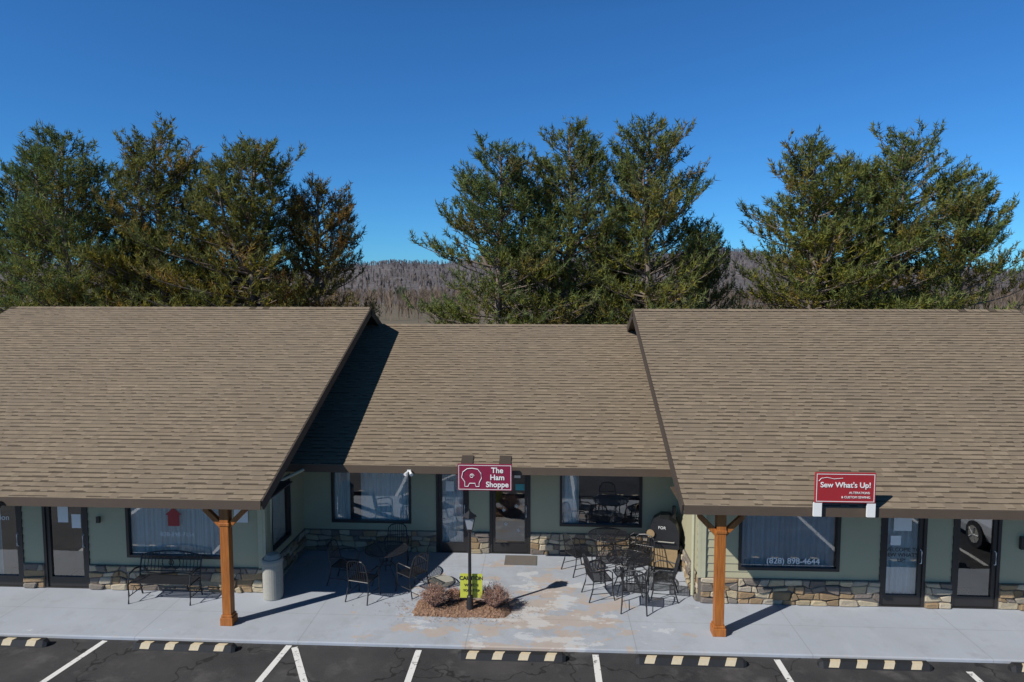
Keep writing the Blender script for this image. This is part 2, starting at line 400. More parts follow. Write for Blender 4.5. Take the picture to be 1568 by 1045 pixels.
def wall(name,P,x0,x1,ops,ztop=2.4,base=.53,stone=True):
    mb=MB(); st=MB(); xs=x0
    for (a,b_,z0,z1) in sorted(ops):
        siding(mb,P,xs,a,base,ztop)
        if stone and a-xs>.05: stones(st,P,xs,a,base)
        if z0>base:
            siding(mb,P,a,b_,base,z0)
            if stone: stones(st,P,a,b_,base)
        siding(mb,P,a,b_,z1,ztop)
        xs=b_
    siding(mb,P,xs,x1,base,ztop)
    if stone: stones(st,P,xs,x1,base)
    mb.obj(name+'_siding',B)
    if stone: st.obj(name+'_stone_base',B)
YW=13.65
PL=lambda x,o,z:(x,YW-o,z)
PM=lambda x,o,z:(x,16.0-o,z)
PLS=lambda y,o,z:(-5.89+o,y,z)
PRS=lambda y,o,z:(3.15-o,y,z)
DT=2.1
opsL=[(-15.3,-13.4,.7,2.15),(-12.1,-11.12,.0,DT),(-10.66,-9.67,.0,DT),(-8.84,-6.76,.7,2.15)]
wall('left_wing_wall',PL,-15.7,-5.89,opsL)
opsR=[(3.9,5.9,.7,2.15),(6.69,7.58,0,DT),(8.09,9.01,0,DT),(10.0,12.0,.7,2.15)]
wall('right_wing_wall',PL,3.15,12.5,opsR)
opsM=[(-5.19,-3.24,.7,2.1),(-2.63,-1.84,0,DT),(-1.34,-.36,0,DT),(.34,2.29,.7,2.1)]
wall('center_wall',PM,-5.89,3.15,opsM)
wall('left_wing_side_wall',PLS,YW,16.0,[(14.0,15.1,.7,2.15)])
wall('right_wing_side_wall',PRS,YW,16.0,[])
opening('window_a',PL,-15.3,-13.4,.7,2.15,curt=[(-15.2,-13.5,M_curt)])
opening('door_a',PL,-12.1,-11.12,0,DT,True,curt=[(-12.0,-11.7,M_curt)])
opening('door_b',PL,-10.66,-9.67,0,DT,True)
opening('window_b',PL,-8.84,-6.76,.7,2.15,curt=[(-8.8,-6.8,M_curt)])
opening('window_c',PLS,14.0,15.1,.7,2.15,curt=[(14.05,15.05,M_curt)])
opening('window_d',PL,3.9,5.9,.7,2.15,curt=[(3.95,5.85,M_curt2)])
opening('door_c',PL,6.69,7.58,0,DT,True,curt=[(6.72,7.55,M_curt)])
opening('door_d',PL,8.09,9.01,0,DT,True)
opening('window_e',PL,10.0,12.0,.7,2.15)
opening('window_f',PM,-5.19,-3.24,.7,2.1,curt=[(-5.15,-4.75,M_curt),(-4.5,-3.28,M_curt)])
opening('door_e',PM,-2.63,-1.84,0,DT,True,curt=[(-2.6,-1.87,M_curt)])
opening('door_f',PM,-1.34,-.36,0,DT,True)
opening('window_g',PM,.34,2.29,.7,2.1,curt=[(.37,.8,M_curt)])
mb=MB()
mb.box(3.085,3.15,YW-.055,YW-.003,.53,2.38,M_trim); mb.box(3.153,3.24,YW-.055,YW-.024,.53,2.38,M_trim)
mb.box(-5.99,-5.89,YW-.055,YW-.024,.53,2.38,M_trim); mb.box(-5.887,-5.83,YW-.055,YW+.05,.53,2.38,M_trim)
def gable(x,yE,zE,yR,zR,yf):
    m=(zR-zE)/(yR-yE); yb=2*yR-yf
    zf=zE+m*(yf-yE)-.17
    mb.face([(x,yf,2.38),(x,yb,2.38),(x,yb,zf),(x,yR,zR-.17),(x,yf,zf)],M_brown)
gable(-5.9,12.05,2.49,20.08,5.785,YW); gable(-15.65,12.05,2.49,20.08,5.785,YW)
gable(3.16,12.1,2.52,19.56,5.76,YW); gable(12.45,12.1,2.52,19.56,5.76,YW)
mb.box(-16.25,-5.28,12.07,YW+.1,2.335,2.36,M_fascia); mb.box(2.53,12.95,12.12,YW+.1,2.335,2.36,M_fascia)
mb.box(-5.88,3.14,14.62,16.1,2.335,2.36,M_fascia)
mb.box(-15.64,-5.95,26.2,26.3,0,3.1,M_sid); mb.box(3.2,12.4,25.2,25.3,0,3.1,M_sid); mb.box(-5.9,3.15,26.1,26.15,0,3,M_sid)
mb.box(-15.66,-15.6,YW+.05,26.2,0,2.37,M_sid); mb.box(12.42,12.46,YW+.05,25.2,0,2.37,M_sid)
mb.obj('gables_and_trim',B)
mb=MB()
mb.tube([(-5.32,14.5,2.4),(-5.75,13.9,2.25),(-5.75,13.72,2.1),(-5.75,13.72,.1)],.035,M_trim,8)
mb.tube([(3.02,13.75,2.3),(3.02,13.75,.1)],.035,M_trim,8)
mb.obj('downspouts',B)
mb=MB()
mb.box(9.35,9.5,YW-.10,YW-.03,1.25,1.5,M_frame); mb.box(-9.45,-9.38,YW-.08,YW-.03,1.45,1.58,M_frame)
mb.obj('mailbox_and_lock_box',B)
def post(x,y):
    mb=MB(); w=.085
    mb.box(x-w,x+w,y-w,y+w,.2,2.33,M_wood)
    mb.box(x-.12,x+.12,y-.12,y+.12,0,.15,M_wood); mb.box(x-.105,x+.105,y-.105,y+.105,.15,.2,M_wood)
    mb.box(x-.1,x+.1,y-.1,y+.1,1.93,1.99,M_wood)
    for s in (-1,1):
        x0=x+s*(w+.002)
        mb.hexa([(x0,y-.05,1.86),(x0,y+.05,1.86),(x0,y+.05,2.0),(x0,y-.05,2.0),(x+s*.42,y-.05,2.2),(x+s*.42,y+.05,2.2),(x+s*.42,y+.05,2.33),(x+s*.42,y-.05,2.33)],M_wood)
    mb.obj('porch_post',B,bevel=.008)
post(-6.03,12.3); post(3.2,12.36); post(-15.2,12.3); post(12.0,12.36)
def flood(x,y,z,mt):
    mb=MB(); mb.box(x-.04,x+.04,y-.02,y+.02,z-.04,z,mt)
    for s in (-1,1): mb.tube([(x+s*.02,y,z-.03),(x+s*.05,y-.05,z-.06),(x+s*.07,y-.10,z-.08)],[.018,.03,.038],mt,10)
    mb.obj('flood_light',B,smooth=False)
flood(-2.98,14.52,2.42,M_white); flood(-10.2,11.98,2.42,M_frame)
mb=MB()
def sticker(P,x0,x1,z0,z1,mat,o=-.018): mb.face([P(x0,o,z0),P(x1,o,z0),P(x1,o,z1),P(x0,o,z1)],mat)
sticker(PL,-10.35,-10.12,1.42,1.78,M_paper); sticker(PL,-10.05,-9.85,1.3,1.6,M_paper)
sticker(PL,-7.95,-7.7,1.38,1.62,M_red); mb.face([PL(-8.0,-.018,1.62),PL(-7.65,-.018,1.62),PL(-7.83,-.018,1.78)],M_red)
sticker(PL,6.95,7.3,1.55,1.85,M_paper); sticker(PL,6.9,7.1,1.25,1.45,M_paper)
sticker(PM,-1.15,-1.0,1.6,1.75,M_paper); sticker(PM,-.72,-.5,1.55,1.7,M_teal); sticker(PM,-.75,-.6,1.85,2.0,M_paper)
sticker(PM,-2.4,-2.2,1.5,1.75,M_paper)
mb.face([PL(-6.5,.03,1.5),PL(-6.2,.03,1.5),PL(-6.2,.03,1.9),PL(-6.5,.03,1.9)],M_paper)
mb.box(-.95,-.2,15.3,15.85,.002,.014,M_mortar)
mb.obj('door_notices',B)
text('window_phone','(828) 898-4644',(5.0,YW+.02,.88),.17,M_white,B,off=.002)
text('window_phone2','828-898-7154',(-7.75,YW+.02,1.2),.13,M_paper,B)
text('window_arc','REALTY GROUP',(-7.75,YW+.02,1.93),.15,M_teal,B)
text('door_welcome','WELCOME TO\nSEW WHAT\'S\nUP!',(7.13,YW+.02,1.05),.11,M_frame,B)
for (x,z) in ((-.95,.75),(-.7,1.2),(-1.0,1.1),(-.65,.6)): text('door_snowflake','*',(x,16.02,z-.08),.2,M_paper,B)
text('door_logo','salon',(-11.6,YW+.02,1.5),.17,M_paper,B)

# ------------------------------------------------------------------ shop signs
def board(name,loc,w,h,mat,border=True):
    e=empty(name,loc); mb=MB()
    mb.box(-w/2,w/2,-.02,.02,-h/2,h/2,mat); o=mb.obj('board',e,bevel=.006)
    if border:
        mb=MB(); i=.022; t=.01; y0,y1=-.0245,-.021
        mb.box(-w/2+i,w/2-i,y0,y1,h/2-i-t,h/2-i,M_white); mb.box(-w/2+i,w/2-i,y0,y1,-h/2+i,-h/2+i+t,M_white)
        mb.box(-w/2+i,-w/2+i+t,y0,y1,-h/2+i+t,h/2-i-t,M_white); mb.box(w/2-i-t,w/2-i,y0,y1,-h/2+i+t,h/2-i-t,M_white)
        mb.obj('border',e)
    return e
s1=board('shop_sign',(-1.31,14.42,2.31),1.18,.58,M_maroon)
for i,t in enumerate(('The','Ham','Shoppe')): text('line_%d'%i,t,(.27,-.027,.155-.155*i),.165,M_white,s1,off=.003)
mb=MB()
pts=[(-.50,.0),(-.47,.12),(-.38,.19),(-.27,.2),(-.15,.18),(-.08,.09),(-.07,-.02),(-.12,-.12),(-.12,-.2),(-.19,-.2),(-.21,-.13),(-.33,-.13),(-.36,-.2),(-.43,-.2),(-.43,-.1),(-.50,0)]
mb.tube([(x,-.027,z) for x,z in pts],.009,M_white,6)
sp=[(.05*math.cos(t)*(1-.07*t)-.28,-.027,.05*math.sin(t)*(1-.07*t)+.03) for t in np.linspace(0,9,28)]
mb.tube(sp,.007,M_white,5); mb.obj('ham_emblem',s1)
mb=MB()
for x in (-.42,.42):
    mb.box(x-.02,x+.02,.021,.14,.1,.15,M_black); mb.box(x-.02,x+.02,.021,.14,-.15,-.1,M_black)
    mb.hexa([(x-.13,.19,.205),(x+.13,.19,.205),(x+.13,.5,.335),(x-.13,.5,.335),(x-.13,.19,.225),(x+.13,.19,.225),(x+.13,.5,.355),(x-.13,.5,.355)],M_brown)
mb.obj('brackets',s1)
s2=board('shop_sign',(5.24,12.0,2.9),1.04,.54,M_red)
text('line_0',"Sew What's Up!",(0,-.027,.05),.132,M_white,s2,off=.002); text('line_1','ALTERATIONS',(.24,-.027,-.085),.055,M_white,s2); text('line_2','& CUSTOM SEWING',(.18,-.027,-.165),.055,M_white,s2)
mb=MB(); mb.tube([(-.46,-.026,.12),(-.42,-.026,.17),(-.32,-.026,.185),(-.2,-.026,.16),(-.05,-.026,.175)],.005,M_white,5)
for x in (-.46,.46): mb.box(x-.07,x+.07,-.015,.03,-.52,-.275,M_white); mb.box(x-.02,x+.02,.031,.2,-.36,-.32,M_black)
mb.obj('legs',s2)

# ------------------------------------------------------------------ street furniture
e=empty('street_lamp',(-1.48,12.95,0)); mb=MB()
mb.tube([(0,0,0),(0,0,.04),(0,0,.05),(0,0,.3),(0,0,.34),(0,0,.36)],[.11,.11,.075,.06,.06,.04],M_black,12)
mb.tube([(0,0,.36),(0,0,1.66)],[.034,.03],M_black,12); mb.tube([(0,0,1.62),(0,0,1.66),(0,0,1.7)],[.03,.06,.07],M_black,12)
mb.obj('post',e)
mb=MB(); a,b_=.06,.105
for sx in (-1,1):
    for sy in (-1,1): mb.tube([(sx*a,sy*a,1.7),(sx*b_,sy*b_,1.93)],.009,M_black,5)
mb.box(-.115,.115,-.115,.115,1.93,1.945,M_black)
mb.tube([(0,0,1.945),(0,0,2.03),(0,0,2.05),(0,0,2.1)],[.15,.045,.02,.008],M_black,4); mb.obj('lantern_frame',e)
M_pane=simple('lamp_glass',(.3,.32,.34),.1,.05)
mb=MB(); q=lambda r,z:[(-r,-r,z),(r,-r,z),(r,r,z),(-r,r,z)]
lo=q(a-.004,1.702); hi=q(b_-.008,1.928)
for k in range(4): mb.face([lo[k],lo[(k+1)%4],hi[(k+1)%4],hi[k]],M_pane)
mb.obj('lantern_panes',e)
e=empty('caution_sign',(-1.46,13.02,0)); mb=MB(); mb.box(-.22,.22,0,.012,.27,.76,M_yel); mb.tube([(0,.02,0),(0,.02,.7)],.012,M_black); mb.obj('board',e)
text('line_0','CAUTION',(0,-.005,.67),.105,M_frame,e,off=.002); text('line_1','WATCH',(0,-.005,.53),.075,M_frame,e); text('line_2','YOUR STEP',(0,-.005,.42),.065,M_frame,e)

def mat_mulch():
    m,nt,b,o=new_mat('mulch'); co=objco(nt); n=noise(nt,mapping(nt,co,(1,1,1)),28,6,.7)
    c=mix(nt,ramp(nt,n,.35,.65),(.11,.058,.036),(.36,.22,.14)); L(nt,c,b.inputs['Base Color']); b.inputs['Roughness'].default_value=.95; bump(nt,b,n,.9,.03); return m
M_mulch=mat_mulch()
mb=MB(); rg=random.Random(4)
nx,ny=60,26; X0,X1,Y0,Y1=-2.62,-.68,12.74,13.45
gr=[]
for j in range(ny+1):
    for i in range(nx+1):
        u=i/nx;v=j/ny; edge=min(u,1-u)*1.9; ed2=min(v,1-v)*.75; d=min(edge,ed2)
        z=.003+min(.07,d*.5)*(1 if d>0 else 0)+(rg.uniform(0,.025) if d>.01 else 0)
        x=X0+(X1-X0)*u; y=Y0+(Y1-Y0)*v
        if d<.03: x+=rg.uniform(-.02,.02); y+=rg.uniform(-.02,.02)
        cx=(u-.5)*2; cy=(v-.5)*2; k=1-.08*(abs(cx)*abs(cy))**2+.02*math.sin(u*17+v*9)
        gr.append(((X0+X1)/2+(x-(X0+X1)/2)*k,(Y0+Y1)/2+(y-(Y0+Y1)/2)*k,z))
for j in range(ny):
    for i in range(nx):
        a=j*(nx+1)+i; mb.face([gr[a],gr[a+1],gr[a+nx+2],gr[a+nx+1]],M_mulch)
for _ in range(1700):
    x=rg.gauss((X0+X1)/2,.62); y=rg.gauss((Y0+Y1)/2,.26); t=rg.uniform(0,3.14); l=rg.uniform(.02,.06)
    z=.05+rg.uniform(0,.05)
    if not(X0+.08<x<X1-.08 and Y0+.08<y<Y1-.08): z=.006
    dx,dy=math.cos(t)*l,math.sin(t)*l
    mb.face([(x,y,z),(x+dx,y+dy,z+.01),(x+dx-dy*.2,y+dy+dx*.2,z+.012)],M_mulch)
mb.obj('planter_bed')
def mat_twig(name,ca,cb):
    m,nt,b,o=new_mat(name); co=objco(nt); n=noise(nt,co,7,3); L(nt,mix(nt,n,ca,cb),b.inputs['Base Color']); b.inputs['Roughness'].default_value=.9; return m
M_twig=mat_twig('shrub_twigs',(.22,.12,.09),(.42,.27,.21))
M_leaf=mat_twig('shrub_leaves',(.22,.11,.07),(.42,.25,.18))
def shrub(loc,r,h,seed):
    mb=MB(); g=random.Random(seed)
    for _ in range(170):
        t=g.uniform(0,6.283); rr=r*math.sqrt(g.random()); top=Vector((math.cos(t)*rr,math.sin(t)*rr,h*(1-.45*(rr/r)**2)*g.uniform(.7,1.1)))
        b0=Vector((math.cos(t)*.05,math.sin(t)*.05,.02)); mid=b0.lerp(top,.5)+Vector((g.uniform(-.04,.04),g.uniform(-.04,.04),.05))
        mb.tube([b0,mid,top],[.006,.004,.002],M_twig,3,cap=False)
        for k in range(6):
            p=mid.lerp(top,g.random()); q=p+Vector((g.uniform(-.08,.08),g.uniform(-.08,.08),g.uniform(0,.1)))
            mb.tube([p,q],[.003,.0015],M_twig,3,cap=False)
            d=Vector((g.uniform(-1,1),g.uniform(-1,1),g.uniform(-.5,1)))*.022; w=Vector((g.uniform(-1,1),g.uniform(-1,1),g.uniform(-1,1)))*.012
            mb.face([q-w,q+w,q+d],M_leaf)
    o=mb.obj('shrub'); o.location=loc
shrub((-2.2,13.05,.05),.30,.42,1); shrub((-1.0,13.08,.05),.34,.46,2)
shrub((-1.85,13.3,.05),.14,.2,3)

def bench():
    e=empty('garden_bench',(-7.79,13.22,0)); mb=MB(); w=.64
    for s in (-w,w):
        mb.tube([(s,-.25,0),(s,-.23,.2),(s,-.24,.42),(s,-.2,.6),(s,.0,.64),(s,.18,.6)],.018,M_black)
        mb.tube([(s,.24,0),(s,.17,.22),(s,.17,.42),(s,.2,.6),(s,.27,.86)],.018,M_black)
        mb.tube([(s,-.24,.41),(s,.17,.41)],.016,M_black); mb.tube([(s,-.23,.15),(s,.18,.15)],.01,M_black)
        mb.tube([(s,-.12,.15),(s,-.05,.3),(s,.05,.15)],.008,M_black)
    for k in range(7):
        y=-.22+k*.063; mb.box(-w,w,y,y+.04,.415,.43,M_black)
    mb.obj('seat',e)
    mb=MB()
    arch=[(-w,.27,.8)]+[(x,.275,.83+.09*math.cos(x/w*1.57)) for x in np.linspace(-w,w,13)]+[(w,.27,.8)]
    mb.tube(arch,.016,M_black); mb.tube([(-w,.19,.52),(w,.19,.52)],.012,M_black)
    mb.tube([(-w,.25,.75),(w,.25,.75)],.01,M_black)
    n=17
    for i in range(1,n):
        x=-w+2*w*i/n; zt=.83+.09*math.cos(x/w*1.57)
        if abs(x)>.2: mb.tube([(x,.19,.52),(x,.275,zt)],.008,M_black,5)
    for cx in (-.1,.1): mb.tube([(cx+.09*math.cos(t),.235,.68+.13*math.sin(t)) for t in np.linspace(0,6.28,18)],.010,M_black,5)
    mb.tube([(.05*math.cos(t),.24,.68+.05*math.sin(t)) for t in np.linspace(0,6.28,12)],.010,M_black,5)
    mb.obj('backrest',e)
bench()
e=empty('trash_can',(-5.62,13.42,0)); mb=MB()
mb.tube([(0,0,0),(0,0,.03),(0,0,.74),(0,0,.76),(0,0,.80),(0,0,.84)],[.19,.2,.205,.215,.215,.2],M_conc,28)
mb.obj('bin_body',e,smooth=False)
mb=MB(); mb.tube([(0,0,.842),(0,0,.87),(0,0,.93),(0,0,.95)],[.17,.165,.12,.05],M_conc,24); mb.obj('bin_lid',e)

def chair_mesh():
    mb=MB(); g=M_black
    w=.24
    for s in (-1,1):
        mb.tube([(s*.25,-.25,0),(s*w,-.21,.2),(s*w,-.2,.42),(s*(w+.02),-.19,.60),(s*(w+.03),-.1,.66),(s*(w+.02),.1,.65),(s*(w-.01),.23,.63)],.014,g)
        mb.tube([(s*.25,.30,0),(s*w*.98,.22,.25),(s*w*.95,.2,.42),(s*.22,.25,.66),(s*.2,.29,.82)],.014,g)
        mb.tube([(s*w,-.2,.42),(s*w*.95,.2,.42)],.012,g); mb.tube([(s*w,-.2,.16),(s*w*.95,.23,.16)],.008,g,5)
    mb.tube([(-w,-.2,.42),(w,-.2,.42)],.012,g); mb.tube([(-w*.95,.2,.42),(w*.95,.2,.42)],.012,g)
    mb.tube([(-.2,.29,.82),(-.14,.305,.88),(0,.31,.905),(.14,.305,.88),(.2,.29,.82)],.014,g)
    for i in range(16):
        x=-.225+.03*i; mb.box(x-.005,x+.005,-.2,.2,.421,.427,g)
    for i in range(13):
        y=-.18+.03*i; mb.box(-.23,.23,y-.005,y+.005,.427,.432,g)
    for x in (-.15,-.1,-.05,0,.05,.1,.15):
        zt=.9-.9*x*x; mb.tube([(x,.205,.44),(x,.255,.66),(x,.305,zt)],.0065,g,5)
    mb.tube([(-.215,.262,.66),(.215,.262,.66)],.008,g,5)
    return mb.mesh('patio_chair')
CH=chair_mesh()
def chair(x,y,rz):
    o=bpy.data.objects.new('patio_chair',CH); o.location=(x,y,0); o.rotation_euler=(0,0,rz); COL.objects.link(o)
def table_mesh(r=.46):
    mb=MB(); g=M_black
    ring=lambda R,z:[(R*math.cos(t),R*math.sin(t),z) for t in np.linspace(0,2*math.pi,33)]
    mb.tube(ring(r,.72),.014,g,6,cap=False); mb.tube(ring(.06,.722),.01,g,6,cap=False)
    n=int(2*r/.034)
    for i in range(1,n):
        x=-r+2*r*i/n; h=math.sqrt(max(0,r*r-x*x))
        mb.box(x-.005,x+.005,-h,h,.722,.727,g); mb.box(-h,h,x-.005,x+.005,.727,.731,g)
    for k in range(4):
        t=k*math.pi/2+.785; c,s=math.cos(t),math.sin(t)
        mb.tube([(c*.38,s*.38,0),(c*.3,s*.3,.2),(c*.12,s*.12,.4),(c*.2,s*.2,.6),(c*.4,s*.4,.715)],.013,g)
    mb.tube(ring(.13,.4),.008,g,5,cap=False)
    return mb.mesh('patio_table')
TB=table_mesh()
def table(x,y):
    o=bpy.data.objects.new('patio_table',TB); o.location=(x,y,0); COL.objects.link(o)
R_=math.radians
table(1.75,14.05); chair(1.12,13.8,R_(105)); chair(1.78,13.3,R_(172)); chair(2.45,13.85,R_(-100)); chair(1.4,14.7,R_(12)); chair(2.1,14.7,R_(-25))
table(1.45,15.4); chair(.75,15.05,R_(120)); chair(2.15,15.45,R_(-95))
table(-3.45,14.3); chair(-3.75,13.5,R_(165)); chair(-2.8,13.85,R_(-130)); chair(-4.35,14.2,R_(80)); chair(-3.4,15.1,R_(10))
mb=MB(); mb.tube([(-2.27,14.3,.003),(-2.27,14.3,.03),(-2.27,14.3,.05)],[.3,.3,.27],M_conc,32); mb.obj('round_utility_cover')
M_tan=simple('tan_board',(.30,.21,.11),.7,.25,8)
e=empty('barbecue_smoker',(2.72,15.35,0),math.radians(-12)); mb=MB()
mb.box(-.3,.3,-.26,.26,.1,.55,M_tan)
for sx in (-.26,.26):
    for sy in (-.22,.22): mb.tube([(sx,sy,0),(sx,sy,.1)],.02,M_black)
mb.obj('cabinet',e,bevel=.01)
mb=MB()
prof=[(-.33,.55),(-.33,.9),(-.26,1.1),(-.1,1.22),(.1,1.22),(.26,1.1),(.33,.9),(.33,.55)]
pa=[(x,-.28,z) for x,z in prof]; pb=[(x,.28,z) for x,z in prof]
mb.face(pa,M_black); mb.face(pb[::-1],M_black)
for k in range(8): mb.face([pa[k],pb[k],pb[(k+1)%8],pa[(k+1)%8]],M_black)
mb.tube([(-.22,-.3,.72),(-.22,-.34,.72),(.22,-.34,.72),(.22,-.3,.72)],.012,M_conc); mb.tube([(.2,.1,1.1),(.2,.1,1.42)],.045,M_black,10)
mb.obj('hood',e)
mb=MB(); mb.tube([(-.3,-.30,.88),(-.3,-.33,.88)],.09,M_tan,20); mb.tube([(-.3,-.29,.1),(-.3,-.29,.88)],.012,M_black); mb.obj('round_notice',e)
text('label','FOR',(-.05,-.29,1.02),.09,M_paper,e)

def car(loc,rz):
    e=empty('parked_car',loc,rz)
    m,nt,b,o=new_mat('silver_car_paint'); b.inputs['Base Color'].default_value=(.62,.64,.66,1); b.inputs['Metallic'].default_value=.15; b.inputs['Roughness'].default_value=.35
    b.inputs['Coat Weight'].default_value=.6
    mb=MB()
    S=[(-2.25,.45,.8,.72),(-2.2,.3,.95,.82),(-1.6,.24,1.0,.9),(-.6,.24,.98,.91),(.6,.24,.95,.91),(1.3,.24,.92,.9),(1.9,.26,.84,.85),(2.2,.32,.7,.74),(2.25,.42,.6,.66)]
    rings=[]
    for y,zl,zh,w in S:
        rings.append([(-w*.93,y,zl),(-w,y,zl+(zh-zl)*.3),(-w,y,zl+(zh-zl)*.65),(-w*.9,y,zh-.02),(-w*.5,y,zh+.03),(0,y,zh+.04),(w*.5,y,zh+.03),(w*.9,y,zh-.02),(w,y,zl+(zh-zl)*.65),(w,y,zl+(zh-zl)*.3),(w*.93,y,zl)])
    for a,c in zip(rings[:-1],rings[1:]):
        for k in range(10): mb.face([a[k],a[k+1],c[k+1],c[k]],m)
        mb.face([a[10],a[0],c[0],c[10]],M_black)
    mb.face(rings[0],m); mb.face(rings[-1][::-1],m)
    mb.obj('body',e)
    mb=MB(); G=[(-1.95,.98,.98,.76),(-1.3,.98,1.42,.62),(-.3,.98,1.47,.62),(.3,.97,1.4,.62),(1.15,.95,.96,.74)]
    rr=[[(-.8,y,zl),(-w,y,zh),(w,y,zh),(.8,y,zl)] for y,zl,zh,w in G]
    for i,(a,c) in enumerate(zip(rr[:-1],rr[1:])):
        for k in range(3): mb.face([a[k],a[k+1],c[k+1],c[k]],(m if (k==1 and i in(1,2)) else M_frame))
    mb.obj('greenhouse',e)
    mb=MB()
    for sx in (-1,1):
        for yy in (-1.35,1.38):
            mb.tube([(sx*.7,yy,.32),(sx*.92,yy,.32)],.33,M_rub,26); mb.tube([(sx*.9,yy,.32),(sx*.93,yy,.32)],.21,M_conc,18)
            for k in range(5):
                t=k*1.2566; mb.tube([(sx*.935,yy,.32),(sx*.935,yy+.2*math.cos(t),.32+.2*math.sin(t))],.02,M_white,4)
    for sx in (-1,1): mb.box(sx*.62-.16,sx*.62+.16,2.1,2.24,.58,.72,M_white)
    mb.box(-.4,.4,2.2,2.262,.42,.56,M_black)
    mb.obj('wheels_and_lights',e)
car((11.6,8.8,-.06),0)

